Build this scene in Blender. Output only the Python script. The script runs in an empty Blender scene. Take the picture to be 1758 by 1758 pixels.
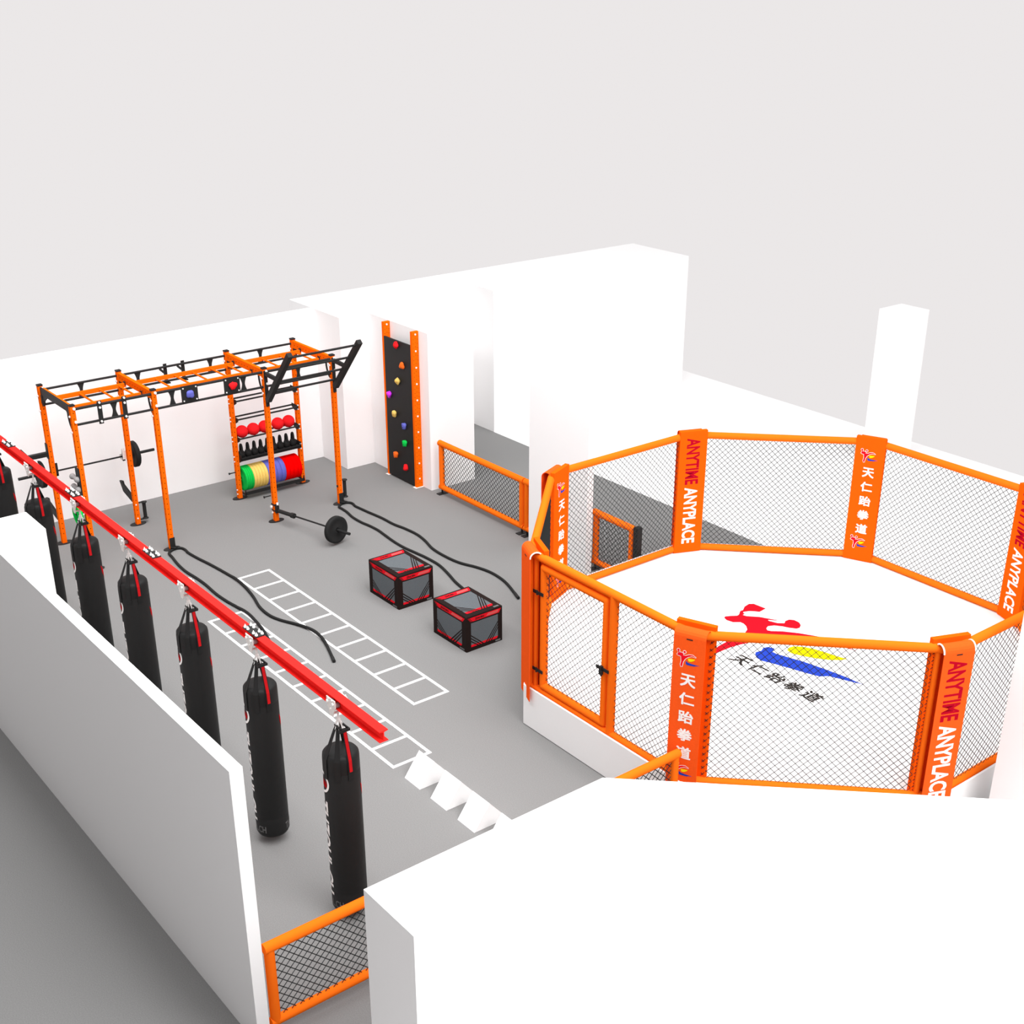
import bpy, math, random
from mathutils import Vector, Matrix
random.seed(4)
pi = math.pi
sc = bpy.context.scene
COL = sc.collection

# ------------------------------------------------------------------ materials
def mat(name, rgb, rough=0.6, metal=0.0, noise=0.0, nscale=40.0, bump=0.0, spec=0.3):
    m = bpy.data.materials.new(name); m.use_nodes = True
    nt = m.node_tree; b = nt.nodes['Principled BSDF']
    b.inputs['Base Color'].default_value = (*rgb, 1)
    b.inputs['Roughness'].default_value = rough
    b.inputs['Metallic'].default_value = metal
    b.inputs['Specular IOR Level'].default_value = spec
    if noise or bump:
        tc = nt.nodes.new('ShaderNodeTexCoord'); n = nt.nodes.new('ShaderNodeTexNoise')
        n.inputs['Scale'].default_value = nscale; n.inputs['Detail'].default_value = 4
        nt.links.new(tc.outputs['Object'], n.inputs['Vector'])
        if noise:
            r = nt.nodes.new('ShaderNodeValToRGB')
            r.color_ramp.elements[0].position = .3; r.color_ramp.elements[1].position = .7
            r.color_ramp.elements[0].color = (*[c*(1-noise) for c in rgb], 1)
            r.color_ramp.elements[1].color = (*[min(1, c*(1+noise)) for c in rgb], 1)
            nt.links.new(n.outputs['Fac'], r.inputs['Fac']); nt.links.new(r.outputs['Color'], b.inputs['Base Color'])
        if bump:
            bp = nt.nodes.new('ShaderNodeBump'); bp.inputs['Strength'].default_value = bump
            bp.inputs['Distance'].default_value = .01
            nt.links.new(n.outputs['Fac'], bp.inputs['Height']); nt.links.new(bp.outputs['Normal'], b.inputs['Normal'])
    return m

M = dict(
    floor=mat('grey_floor', (.215, .213, .211), .85, noise=.10, nscale=90, spec=.0),
    white=mat('white_wall', (.90, .89, .89), .9, spec=.0),
    matw=mat('white_mat', (.88, .88, .88), .8, spec=.05),
    ladder=mat('white_strap', (.9, .9, .9), .8, spec=.1),
    steel=mat('orange_steel', (.95, .138, .004), .55, noise=.04, nscale=60, spec=.0),
    hole=mat('drilled_hole', (.05, .012, .002), .9, spec=0),
    foam=mat('orange_foam', (.95, .162, .010), .75, bump=.1, nscale=120, spec=.0),
    vinyl=mat('orange_vinyl', (.93, .105, .004), .6, noise=.03, nscale=50, spec=.0),
    vinyl2=mat('orange_vinyl_outer', (.88, .100, .014), .5, noise=.03, nscale=50, spec=.0),
    black=mat('black_powder_coat', (.017, .017, .017), .6, bump=.05, nscale=200, spec=.2),
    rubber=mat('black_rubber', (.016, .016, .016), .75, bump=.1, nscale=160, spec=.15),
    leather=mat('black_bag_leather', (.011, .011, .011), .55, bump=.25, nscale=14, spec=.22),
    mesh=mat('black_coated_wire', (.02, .022, .022), .6, spec=.1),
    red=mat('red_rail_paint', (1.0, .026, .022), .5, noise=.03, nscale=20, spec=.0),
    redball=mat('red_ball_rubber', (.85, .018, .022), .6, noise=.05, nscale=60, spec=.0),
    redstrap=mat('red_webbing', (.50, .012, .015), .7, spec=.0),
    bolt=mat('white_bolt', (.86, .86, .84), .45, spec=.3),
    plate_w=mat('trolley_steel', (.78, .75, .72), .5, noise=.08, nscale=60, spec=.3),
    wheel=mat('grey_wheel', (.30, .27, .27), .5, spec=.3),
    grey=mat('grey_rubber', (.30, .29, .29), .6, bump=.1, nscale=60, spec=.2),
    green=mat('green_rubber', (.010, .52, .075), .6, noise=.08, nscale=60, spec=.0),
    yellow=mat('yellow_rubber', (.80, .55, .145), .6, noise=.08, nscale=60, spec=.0),
    blue=mat('blue_rubber', (.125, .135, .50), .6, noise=.06, nscale=60, spec=.0),
    redp=mat('red_plate_rubber', (.88, .001, .001), .6, noise=.05, nscale=60, spec=.0),
    magenta=mat('magenta_resin', (.65, .03, .80), .6, spec=.2),
    ohold=mat('orange_resin', (.80, .13, .01), .6, spec=.2),
    lred=mat('lettering_red', (.42, .004, .018), .7, spec=.0),
    lwhite=mat('lettering_white', (.9, .88, .86), .7, spec=.1),
    lgrey=mat('lettering_grey', (.13, .13, .13), .7, spec=.1),
    lblack=mat('lettering_black', (.03, .025, .022), .8, spec=.05),
    ered=mat('emblem_red', (.80, .008, .018), .7, spec=.0),
    eyel=mat('emblem_yellow', (.90, .72, .004), .7, spec=.0),
    eblue=mat('emblem_blue', (.022, .055, .42), .7, spec=.0),
    boxedge=mat('box_dark_brown', (.014, .0075, .0065), .7, spec=.1),
    boxred=mat('box_red', (.70, .010, .020), .7, noise=.12, nscale=30, spec=.0),
    boxpale=mat('box_pale_red', (.62, .085, .085), .7, spec=.1),
)
# woven grey cloth of the jump boxes
def weave():
    m = bpy.data.materials.new('box_woven_grey'); m.use_nodes = True
    nt = m.node_tree; b = nt.nodes['Principled BSDF']; b.inputs['Roughness'].default_value = .7
    b.inputs['Specular IOR Level'].default_value = .1
    tc = nt.nodes.new('ShaderNodeTexCoord'); w = nt.nodes.new('ShaderNodeTexChecker')
    w.inputs['Scale'].default_value = 90; w.inputs['Color1'].default_value = (.065, .075, .085, 1); w.inputs['Color2'].default_value = (.15, .165, .175, 1)
    nt.links.new(tc.outputs['Object'], w.inputs['Vector']); nt.links.new(w.outputs['Color'], b.inputs['Base Color'])
    return m
M['weave'] = weave()

# ------------------------------------------------------------------ mesh builder
class MB:
    def __init__(s): s.v = []; s.f = []; s.m = []; s.sm = []; s.mk = []
    def mark(s): s.mk.append(len(s.f)); return s
    def add(s, vs, fs, mi=0, smooth=False):
        o = len(s.v); s.v += [tuple(v) for v in vs]
        for f in fs: s.f.append([i+o for i in f]); s.m.append(mi); s.sm.append(smooth)
        return s
    def box(s, x0, x1, y0, y1, z0, z1, mi=0):
        vs = [(x, y, z) for z in (z0, z1) for y in (y0, y1) for x in (x0, x1)]
        return s.add(vs, [(0,2,3,1),(4,5,7,6),(0,1,5,4),(2,6,7,3),(0,4,6,2),(1,3,7,5)], mi)
    def bbox(s, x0, x1, y0, y1, z0, z1, b, mi=0):      # box with chamfered vertical and top edges
        pts = [(x0+b,y0),(x1-b,y0),(x1,y0+b),(x1,y1-b),(x1-b,y1),(x0+b,y1),(x0,y1-b),(x0,y0+b)]
        cx, cy = (x0+x1)/2, (y0+y1)/2
        k = lambda p, d: (p[0]+(d if p[0] < cx else -d), p[1]+(d if p[1] < cy else -d))
        L = [[(*k(p, b*.6), z0) for p in pts], [(*p, z0+b) for p in pts], [(*p, z1-b) for p in pts], [(*k(p, b*.6), z1) for p in pts]]
        n = 8; vs = sum(L, []); fs = [tuple(range(n-1, -1, -1)), tuple(range(3*n, 4*n))]
        for l in range(3):
            for i in range(n): fs.append((l*n+i, l*n+(i+1)%n, (l+1)*n+(i+1)%n, (l+1)*n+i))
        return s.add(vs, fs, mi)
    def obox(s, c, ax, ay, az, hx, hy, hz, mi=0):        # oriented box
        c, ax, ay, az = map(Vector, (c, ax, ay, az)); vs = []
        for k in (-1, 1):
            for j in (-1, 1):
                for i in (-1, 1): vs.append(c+ax*hx*i+ay*hy*j+az*hz*k)
        return s.add(vs, [(0,2,3,1),(4,5,7,6),(0,1,5,4),(2,6,7,3),(0,4,6,2),(1,3,7,5)], mi)
    def tube(s, pts, r, n=12, mi=0, cap=True, smooth=True, rot=0.0):
        pts = [Vector(p) for p in pts]; rr = r if isinstance(r, (list, tuple)) else [r]*len(pts)
        d0 = (pts[1]-pts[0]).normalized(); up = Vector((0, 0, 1)) if abs(d0.z) < .9 else Vector((1, 0, 0))
        a = d0.cross(up).normalized(); vs = []
        for i, p in enumerate(pts):
            d = ((pts[min(i+1, len(pts)-1)]-pts[max(i-1, 0)])).normalized()
            a = (a-d*a.dot(d)).normalized(); b = d.cross(a)
            for k in range(n):
                t = 2*pi*k/n+rot; vs.append(p+(a*math.cos(t)+b*math.sin(t))*rr[i])
        fs = []
        for i in range(len(pts)-1):
            for k in range(n): fs.append((i*n+k, i*n+(k+1)%n, (i+1)*n+(k+1)%n, (i+1)*n+k))
        s.add(vs, fs, mi, smooth)
        if cap:
            s.add(vs[:n], [tuple(range(n))], mi); s.add(vs[-n:], [tuple(range(n-1, -1, -1))], mi)
        return s
    def bar(s, p, q, w, h=None, mi=0):                  # square bar
        p, q = Vector(p), Vector(q); d = (q-p).normalized(); up = Vector((0,0,1)) if abs(d.z) < .95 else Vector((1,0,0))
        a = d.cross(up).normalized(); b = a.cross(d)
        return s.obox((p+q)/2, d, a, b, (q-p).length/2, w/2, (h or w)/2, mi)
    def lathe(s, prof, c=(0,0,0), n=24, mi=0, axis='z', smooth=True):
        vs = []; c = Vector(c)
        for r, z in prof:
            for k in range(n):
                t = 2*pi*k/n; a, b = r*math.cos(t), r*math.sin(t)
                vs.append(c+Vector({'z': (a, b, z), 'y': (b, z, a), 'x': (z, a, b)}[axis]))
        fs = []
        for i in range(len(prof)-1):
            for k in range(n): fs.append((i*n+k, i*n+(k+1)%n, (i+1)*n+(k+1)%n, (i+1)*n+k))
        return s.add(vs, fs, mi, smooth)
    def sphere(s, c, r, n=20, m=12, mi=0, sq=(1,1,1)):
        c = Vector(c); vs = []; fs = []
        for i in range(m+1):
            t = pi*i/m
            for k in range(n):
                u = 2*pi*k/n; vs.append(c+Vector((math.sin(t)*math.cos(u)*sq[0], math.sin(t)*math.sin(u)*sq[1], math.cos(t)*sq[2]))*r)
        for i in range(m):
            for k in range(n): fs.append((i*n+k, (i+1)*n+k, (i+1)*n+(k+1)%n, i*n+(k+1)%n))
        return s.add(vs, fs, mi, True)
    def prism(s, poly, o, a, b, n, t, mi=0):             # polygon (2D) in plane o + a*u + b*v extruded by n*t
        o, a, b, n = map(Vector, (o, a, b, n)); k = len(poly)
        vs = [o+a*u+b*v for u, v in poly]+[o+a*u+b*v+n*t for u, v in poly]
        fs = [tuple(range(k)), tuple(range(2*k-1, k-1, -1))]+[(i, i+k, (i+1) % k+k, (i+1) % k) for i in range(k)]
        return s.add(vs, fs, mi)
    def build(s, name, m, parent=None, at=None, fix=True):
        me = bpy.data.meshes.new(name); off = Vector(at) if at is not None else (Vector(parent['_o']) if parent and '_o' in parent else Vector((0,0,0)))
        me.from_pydata([tuple(Vector(v)-off) for v in s.v], [], s.f)
        for mm in (m if isinstance(m, (list, tuple)) else [m]): me.materials.append(mm if not isinstance(mm, str) else M[mm])
        me.polygons.foreach_set('material_index', s.m); me.polygons.foreach_set('use_smooth', s.sm)
        me.validate(); me.update()
        if fix:
            import bmesh
            bm = bmesh.new(); bm.from_mesh(me); bmesh.ops.recalc_face_normals(bm, faces=bm.faces); bm.to_mesh(me); bm.free()
        o = bpy.data.objects.new(name, me); COL.objects.link(o)
        if parent: o.parent = parent; o['_o'] = tuple(off) if at is None else tuple(at)
        if at is not None and not parent: o.location = off
        o['_o'] = tuple(off)
        return o
def build_pieces(mb, name, m, parent, fix=True):          # one object per marked piece
    mk = mb.mk+[len(mb.f)]; out = []
    for a, b in zip(mk, mk[1:]):
        if a == b: continue
        q = MB(); idx = {}
        for f in mb.f[a:b]:
            g = []
            for i in f:
                if i not in idx: idx[i] = len(q.v); q.v.append(mb.v[i])
                g.append(idx[i])
            q.f.append(g)
        q.m = mb.m[a:b]; q.sm = mb.sm[a:b]; out.append(q.build(name, m, parent, fix=fix))
    return out
def tag(o, label, cat, group=None):
    o['label'] = label; o['category'] = cat
    if group: o['group'] = group
    return o
def thing(name, loc, label, cat, group=None):
    o = bpy.data.objects.new(name, None); COL.objects.link(o); o.location = loc; o['_o'] = tuple(loc)
    o.empty_display_size = .1
    return tag(o, label, cat, group)
def struct(o): o['kind'] = 'structure'; return o
def copy_tree(o, parent=None):
    c = o.copy(); COL.objects.link(c)
    if parent: c.parent = parent
    for ch in [x for x in bpy.data.objects if x.parent == o]: copy_tree(ch, c)
    return c
ORD = ['first','second','third','fourth','fifth','sixth','seventh','eighth','ninth']

# text outline -> (verts, faces) fitted into unit box centred on origin
_tc = {}
def text_mesh(s, off=0.0):
    if (s, off) in _tc: return _tc[(s, off)]
    cu = bpy.data.curves.new('t', 'FONT'); cu.body = s; cu.offset = off; cu.resolution_u = 3
    ob = bpy.data.objects.new('t', cu); COL.objects.link(ob)
    bpy.context.view_layer.update()
    dg = bpy.context.evaluated_depsgraph_get(); me = bpy.data.meshes.new_from_object(ob.evaluated_get(dg))
    vs = [tuple(v.co) for v in me.vertices]; fs = [tuple(p.vertices) for p in me.polygons]
    bpy.data.objects.remove(ob); bpy.data.curves.remove(cu); bpy.data.meshes.remove(me)
    xs = [v[0] for v in vs]; ys = [v[1] for v in vs]
    cx, cy, w, h = (max(xs)+min(xs))/2, (max(ys)+min(ys))/2, max(xs)-min(xs), max(ys)-min(ys)
    _tc[(s, off)] = ([((x-cx)/w, (y-cy)/h) for x, y, _ in vs], fs)
    return _tc[(s, off)]
def put_text(mb, s, o, a, b, w, h, off=0.0, mi=0, bold=0.0):
    vs, fs = text_mesh(s, off); o, a, b = Vector(o), Vector(a), Vector(b); n = a.cross(b).normalized(); mb.mark()
    for k, (dx, dy) in enumerate([(0, 0)]+([(-1, -.8), (1, -.8), (-1, .8), (1, .8), (0, .9), (0, -.9)] if bold else [])):
        mb.add([o+n*(.00012*k)+a*(x*w+dx*bold)+b*(y*h+dy*bold) for x, y in vs], fs, mi)

# ------------------------------------------------------------------ setting
H = 2.93
def slab(poly, z0, z1, name, m):
    mb = MB(); mb.prism(poly, (0,0,z0), (1,0,0), (0,1,0), (0,0,1), z1-z0)
    return struct(mb.build(name, m))
slab([(-1.09,-40),(14.585,-40),(14.585,9.12),(-1.09,9.12)], -.15, 0, 'floor', 'floor')
slab([(-.08,9.12),(14.585,9.12),(14.585,-40),(45,-40),(45,15.45),(-2.4,15.40),(-2.4,14.56),(-.08,14.56)], -.15, 0, 'floor', 'white')
def wall(name, x0, x1, y0, y1, z1=H): return struct(MB().box(x0, x1, y0, y1, 0, z1).build(name, 'white'))
wall('wall_back', -1.09, -.97, -2.83, 5.58)
mb = MB(); mb.prism([(-1.9,5.58),(-.08,5.58),(-.08,7.19),(-.80,7.19),(-.80,9.12),(-.08,9.12),(-.08,14.55),(-1.9,14.55)], (0,0,0), (1,0,0), (0,1,0), (0,0,1), H)
struct(mb.build('wall_far', 'white'))
wall('wall_alcove', -.08, 1.84, 6.2, 7.19)
wall('wall_middle', 4.93, 6.36, 6.0, 6.12)
wall('wall_left', -.97, 12.06, -2.83, -2.71)
wall('wall_pillar_left', 5.64, 6.28, -2.71, -2.18)
wall('wall_pillar_far', 5.57, 6.2, 13.88, 14.54)
wall('wall_near', 13.965, 14.585, -2.77, -.54)
mb = MB(); mb.prism([(13.965,-.54),(14.585,-.54),(19.2,4.075),(18.78,4.495)], (0,0,0), (1,0,0), (0,1,0), (0,0,1), H)
struct(mb.build('wall_diagonal', 'white'))
wall('wall_pillar_right', 14.256, 14.9, 4.93, 5.6)

# ------------------------------------------------------------------ agility ladders and foam wedges
for x0, y0, lab in ((3.066, 1.603, 'white flat agility ladder on grey floor, the one nearer the red-edged jump boxes'),
                    (4.14, .57, 'white flat agility ladder on grey floor, running under the red rail to the wedges')):
    t = thing('agility_ladder', (x0, y0, 0), lab, 'ladder', 'agility ladders laid on the floor')
    L, W, w = 4.93, .573, .042
    for yy in (y0, y0+W-w): MB().box(x0, x0+L, yy, yy+w, 0.001, .009).build('side_rail', 'ladder', t)
    for i in range(11):
        xx = x0+(L-w)*i/10; MB().box(xx, xx+w, y0+w, y0+W-w, 0.001, .009).build('rung', 'ladder', t)
wl = ['at the end of the white ladder', 'second along from the white ladder', 'third along from the white ladder', 'half hidden by the white wall top']
for i in range(4):
    x0 = 9.31+.5345*i
    mb = MB(); mb.prism([(.58,0),(1.05,0),(.80,.30)], (x0,0,0), (0,1,0), (0,0,1), (1,0,0), .32)
    tag(mb.build('foam_wedge', 'matw', at=(x0+.16, .81, 0)), 'white triangular wedge on grey floor, '+wl[i], 'wedge', 'white wedges in a row')

# ------------------------------------------------------------------ training rack
Y = [0, 1.306, 3.255, 4.552]; D = 1.345; PH = .0375
rack = thing('training_rack', (0, 0, 0), 'long orange training rig with monkey bars and shelves along the back wall', 'rack')
def hexbolt(mb, c, ax, r=.018, l=.02, mi=0):
    mb.mark(); c = Vector(c); ax = Vector(ax); mb.tube([c, c+ax*l], r, 6, mi, smooth=False)
for iy, y in enumerate(Y):
    for xb in (0, D):
        mb = MB(); mb.box(xb-PH, xb+PH, y-PH, y+PH, .008, 2.715, 0)
        z = .18
        while z < 2.66:
            mb.tube([(xb+PH-.002, y, z), (xb+PH+.0008, y, z)], .0085, 6, 1, smooth=False)
            mb.tube([(xb, y-PH+.002, z), (xb, y-PH-.0008, z)], .0085, 6, 1, smooth=False); z += .09
        p = mb.build('post', ['steel', 'hole'], rack, fix=True)
        MB().box(xb-PH-.004, xb+PH+.004, y-PH-.004, y+PH+.004, 2.715, 2.738).build('end_cap', 'black', p)
        pts = [(.20*math.cos(2*pi*k/20), .085*math.sin(2*pi*k/20)) for k in range(20)]
        MB().prism([(u*.72, v) for v, u in [(b, a) for a, b in pts]], (xb, y, 0.001), (0,1,0), (1,0,0), (0,0,1), .009).build('foot_plate', 'black', p)
        b = MB()
        for z in (2.68, 2.47): hexbolt(b, (xb+PH, y+.018, z), (1,0,0), .022, .022)
        for z in (2.55, 2.30): hexbolt(b, (xb-.015, y-PH, z), (0,-1,0))
        if iy == 2 and xb == 0:
            for z in (1.87,1.79,1.53,1.46,1.17,1.09,.80,.71,.17,.09): hexbolt(b, (xb+.01, y-PH, z), (0,-1,0), .013, .014)
        if iy == 3 and xb == 0:
            for z in (1.87,1.79,1.53,1.46,1.17,1.09,.80,.71): hexbolt(b, (xb+.10, y-PH-.004, z), (1,0,0), .014, .016)
        if iy == 1 and xb == 0:
            for z in (.37,.12): hexbolt(b, (xb+PH, y-.01, z), (1,0,0), .014, .01)
        build_pieces(b, 'bolt', 'bolt', p)
for iy, y in enumerate(Y):
    if iy == 0:
        MB().prism([(.04,2.70),(1.305,2.70),(1.305,2.36),(1.27,2.38),(1.22,2.50),(1.10,2.585),(.30,2.585),(.16,2.50),(.10,2.40),(.04,2.40)], (0,-.012,0), (1,0,0), (0,0,1), (0,1,0), .024).build('end_plate', 'black', rack)
        c = MB().box(.04, 1.305, .012, .06, 2.585, 2.685)
        c.build('crossbeam', 'steel', rack)
    else:
        mb = MB().box(PH, D-PH, y-.03, y+.03, 2.575, 2.70)
        for k in range(12): mb.tube([(.12+.1*k, y-.029, 2.635), (.12+.1*k, y-.0305, 2.635)], .009, 6, 1, smooth=False)
        c = mb.build('crossbeam', ['steel', 'hole'], rack)
    arc = [(D-PH-.005-.16*math.cos(t), y, 2.57-.27*math.sin(t)) for t in [pi/2*k/6 for k in range(7)]]
    MB().tube(arc, .016, 8).build('corner_brace', 'black', rack)
    MB().box(PH, PH+.07, y-.02, y+.02, 2.44, 2.575).build('corner_brace', 'black', rack)
spans = [(Y[i]+PH, Y[i+1]-PH) for i in range(3)]
for a, b in spans:
    for x, z, r in ((0, 2.645, .019), (0, 2.40, .019), (D, 2.66, .022), (D, 2.41, .019)):
        MB().tube([(x, a, z), (x, b, z)], r, 10).build('pull_up_bar', 'black', rack)
    for x in (.335, .985):
        p = MB().box(x-.022, x+.022, a-.005, b+.005, 2.54, 2.605).build('monkey_bar_rail', 'steel', rack)
        q = MB()
        for yy, s in ((a, 1), (b, -1)): q.mark().obox((x, yy+s*.012, 2.60), (1,0,0), (0,1,0), (0,0,1), .03, .008, .03)
        build_pieces(q, 'bracket', 'black', p)
for y in (.50,.83,1.16,1.79,2.12,2.44,2.78,3.09,3.75,4.09,4.41):
    MB().tube([(.357, y, 2.575), (.963, y, 2.575)], .0165, 10).build('rung', 'steel', rack)
def hourglass(x, y, z0, z1):
    w, n = .062, .024; zc = (z0+z1)/2; poly = []
    for t in [k/8 for k in range(9)]:
        z = z0+(z1-z0)*t; poly.append((n+(w-n)*abs(2*t-1)**1.6, z))
    poly = poly+[(-u, z) for u, z in reversed(poly)]
    MB().prism(poly, (x-.006, y, 0), (0,1,0), (0,0,1), (1,0,0), .012).build('bar_spacer', 'black', rack)
for y in (.654, 1.614, 2.867, 3.893): hourglass(D, y, 2.41, 2.65)
for y in (.66, 1.63, 2.94, 3.90): hourglass(0, y, 2.40, 2.64)
for y in (.42, .816):
    p = MB().box(D+.015, D+.03, y-.035, y+.035, 2.36, 2.72).build('band_hanger', 'black', rack)
    q = MB()
    for z in (2.70, 2.62, 2.40): hexbolt(q, (D+.03, y, z), (1,0,0), .018, .02)
    build_pieces(q, 'bolt', 'bolt', p)
for y in (2.13, 2.45):
    p = MB().box(-.035, -.02, y-.03, y+.03, 2.36, 2.69).box(-.05, .03, y-.05, y+.05, 2.355, 2.375).build('band_hanger', 'black', rack)
    MB().tube([(-.04, y, 2.52), (-.20, y-.02, 2.56)], .02, 8).build('peg', 'black', p)
def blob(mb, c, r, seed, mi=0, sq=(1,1,1)):
    rnd = random.Random(seed); c = Vector(c); n, m = 14, 9; vs = []; fs = []
    ph = [rnd.uniform(0, 6) for _ in range(6)]
    for i in range(m+1):
        t = pi*i/m
        for k in range(n):
            u = 2*pi*k/n; d = 1+.13*math.sin(3*u+ph[0])*math.sin(t)+.10*math.sin(2*t*2+ph[1])+.08*math.sin(2*u+ph[2]+3*t)
            vs.append(c+Vector((math.sin(t)*math.cos(u)*sq[0], math.sin(t)*math.sin(u)*sq[1], math.cos(t)*sq[2]))*r*d)
    for i in range(m):
        for k in range(n): fs.append((i*n+k, (i+1)*n+k, (i+1)*n+(k+1)%n, i*n+(k+1)%n))
    mb.add(vs, fs, mi, True)
for y, m in ((1.905, 'blue'), (2.65, 'redball')):
    p = MB().box(D+.01, D+.03, y-.14, y+.14, 2.42, 2.69).build('grip_plate', 'black', rack)
    q = MB(); blob(q, (D+.055, y, 2.555), .068, int(y*100), sq=(.55, 1, .9)); q.build('climbing_hold', m, p)
    q = MB()
    for dy in (-.11, .11):
        for z in (2.45, 2.655): hexbolt(q, (D+.03, y+dy, z), (1,0,0), .012, .008)
    build_pieces(q, 'bolt', 'bolt', p)
# angled muscle-up tubes
for y in (Y[2], Y[3]):
    p = MB().box(D+PH, D+PH+.012, y-.03, y+.03, 2.08, 2.69).build('mounting_plate', 'black', rack)
    MB().bar((1.42, y, 2.19), (2.275, y, 3.15), .085, .085).build('muscle_up_tube', 'black', p)
    MB().bar((D+PH, y, 2.645), (1.79, y, 2.63), .05, .06).build('strut', 'black', p)
for x, z in ((2.215, 3.085), (1.985, 2.83), (1.715, 2.565), (1.44, 2.32)):
    MB().tube([(x-.005, Y[2]+.04, z), (x-.005, Y[3]-.04, z)], .019, 10).build('pull_up_bar', 'black', rack)
# shelves between the third and fourth back posts
for z in (1.83, 1.495, 1.135):
    for x in (-.095, .095): p = MB().tube([(x, Y[2]+.045, z), (x, Y[3]-.045, z)], .015, 10).build('shelf_rail', 'black', rack)
    q = MB()
    for y in (Y[2]+.045, Y[3]-.045): q.mark().prism([(-.12,.03),(.12,.03),(.12,-.03),(.03,-.08),(-.03,-.08),(-.12,-.03)], (0, y-.004, z), (1,0,0), (0,0,1), (0,1,0), .008)
    build_pieces(q, 'bracket', 'black', p)
mb = MB().box(-.12, .12, Y[2]+.04, Y[3]-.04, .745, .757).box(.112, .12, Y[2]+.04, Y[3]-.04, .725, .79).box(-.12, -.112, Y[2]+.04, Y[3]-.04, .725, .79)
p = mb.build('shelf_tray', 'black', rack); q = MB()
for y in (Y[2]+.045, Y[3]-.045): q.mark().prism([(-.12,.08),(.12,.08),(.12,-.03),(.03,-.08),(-.03,-.08),(-.12,-.03)], (0, y-.004, .757), (1,0,0), (0,0,1), (0,1,0), .008)
build_pieces(q, 'bracket', 'black', p)
for x in (-.15, .15): p = MB().bar((x, Y[2]+.04, .115), (x, Y[3]-.04, .115), .03, .05).build('shelf_rail', 'black', rack)
q = MB()
for y in (Y[2]+.05, Y[3]-.05): q.mark().prism([(-.165,.09),(.165,.09),(.165,.2),(.15,.2),(.12,.115),(-.12,.115),(-.15,.2),(-.165,.2)], (0, y-.006, 0), (1,0,0), (0,0,1), (0,1,0), .012)
build_pieces(q, 'bracket', 'black', p)
# pins
for x, y, z in ((0, Y[2], .507), (D, Y[2]-.03, .485)):
    MB().tube([(x, y-PH, z), (x, y-.16, z)], .011, 8).tube([(x, y-.155, z), (x, y-.17, z)], .022, 8).build('pin', 'black', rack)
MB().tube([(D, Y[3]-PH, .34), (D, Y[3]-.05, .34)], .02, 8).build('pin', 'black', rack)
# safety arms, j-cups
for y in (0, Y[1]):
    MB().prism([(-.565,.64),(-.45,.66),(-.425,.605),(-.09,.50),(-.075,.84),(-.04,.86),(-.04,.42),(-.10,.38),(-.45,.47)], (0, y-.02, 0), (1,0,0), (0,0,1), (0,1,0), .035).build('safety_arm', 'black', rack)
    yy = y-.08 if y else y+.08
    p = MB().box(-.17, -.04, yy-.02, yy+.02, 1.165, 1.192).box(-.178, -.165, yy-.02, yy+.02, 1.165, 1.25).box(-.06, -.04, yy-.02, yy+.02, 1.16, 1.38).box(-.06,-.0375, min(yy,y)-.02, max(yy,y)+.02, 1.19,1.34).build('j_cup', 'plate_w' if y else 'black', rack)
p = MB().box(-.035, .035, -.42, -.045, 1.545, 1.615).build('side_arm', 'black', rack)
MB().bar((0, -.36, 1.60), (0.0, -.46, 1.74), .012, .03).build('lip', 'black', p)
MB().box(-.045, .045, -.05, -.0375, 1.50, 1.76).build('mounting_plate', 'black', rack)
# vertical rollers
for x, y0, y, z0, z1 in ((0, Y[1], Y[1]+.145, .08, .375), (D, Y[3], Y[3]+.105, .11, .43)):
    mb = MB().tube([(x, y, z0), (x, y, z1)], .031, 14).lathe([(0,0),(.052,0),(.052,.012),(.03,.02)], (x, y, z0-.006), 16).lathe([(.03,-.02),(.052,-.012),(.052,0),(0,0)], (x, y, z1+.006), 16)
    mb.box(x-.02, x+.02, y0+PH, y, z0-.012, z0).box(x-.02, x+.02, y0+PH, y, z1, z1+.012)
    mb.build('vertical_roller', 'black', rack)
# leg rollers on the front left post
p = MB().box(D-.12, D+.03, -.052, -.0375, 1.12, 1.72).build('mounting_plate', 'black', rack)
for z in (1.54, 1.375):
    MB().sphere((1.135, -.075, z), .048).sphere((1.325, -.075, z), .048).tube([(1.135,-.075,z),(1.325,-.075,z)], .03, 10).build('grey_roller', 'grey', rack)
# rope anchors
for y in (Y[1], Y[3]):
    mb = MB().box(D+PH, D+PH+.008, y-.04, y+.05, .015, .21).box(D-.01, D+PH, y+PH, y+PH+.01, .015, .21)
    mb.tube([(D+PH+.005, y-.035, .05), (D+.10, y-.03, .06), (D+.13, y+.01, .065), (D+.10, y+.05, .06), (D+PH+.005, y+.05, .05)], .011, 8)
    mb.build('rope_anchor', 'black', rack)
# landmine joint
mb = MB().box(D-PH-.01, D+PH+.012, Y[2]-PH-.012, Y[2]+PH+.012, .30, .325).box(D-PH-.01, D+PH+.012, Y[2]-PH-.012, Y[2]+PH+.012, .20, .215)
mb.box(D+PH, D+PH+.05, Y[2]-.03, Y[2]+.03, .17, .30)
p = mb.build('landmine_joint', 'black', rack)
q = MB(); hexbolt(q, (D-.02, Y[2]-PH-.012, .27), (0,-1,0), .024, .03); hexbolt(q, (D-.02, Y[2]-PH-.0, .16), (0,-1,0), .018, .02); q.mark().tube([(D+.09, Y[2], .325), (D+.09, Y[2], .36)], .02, 8); build_pieces(q, 'bolt', 'bolt', p)

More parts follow.
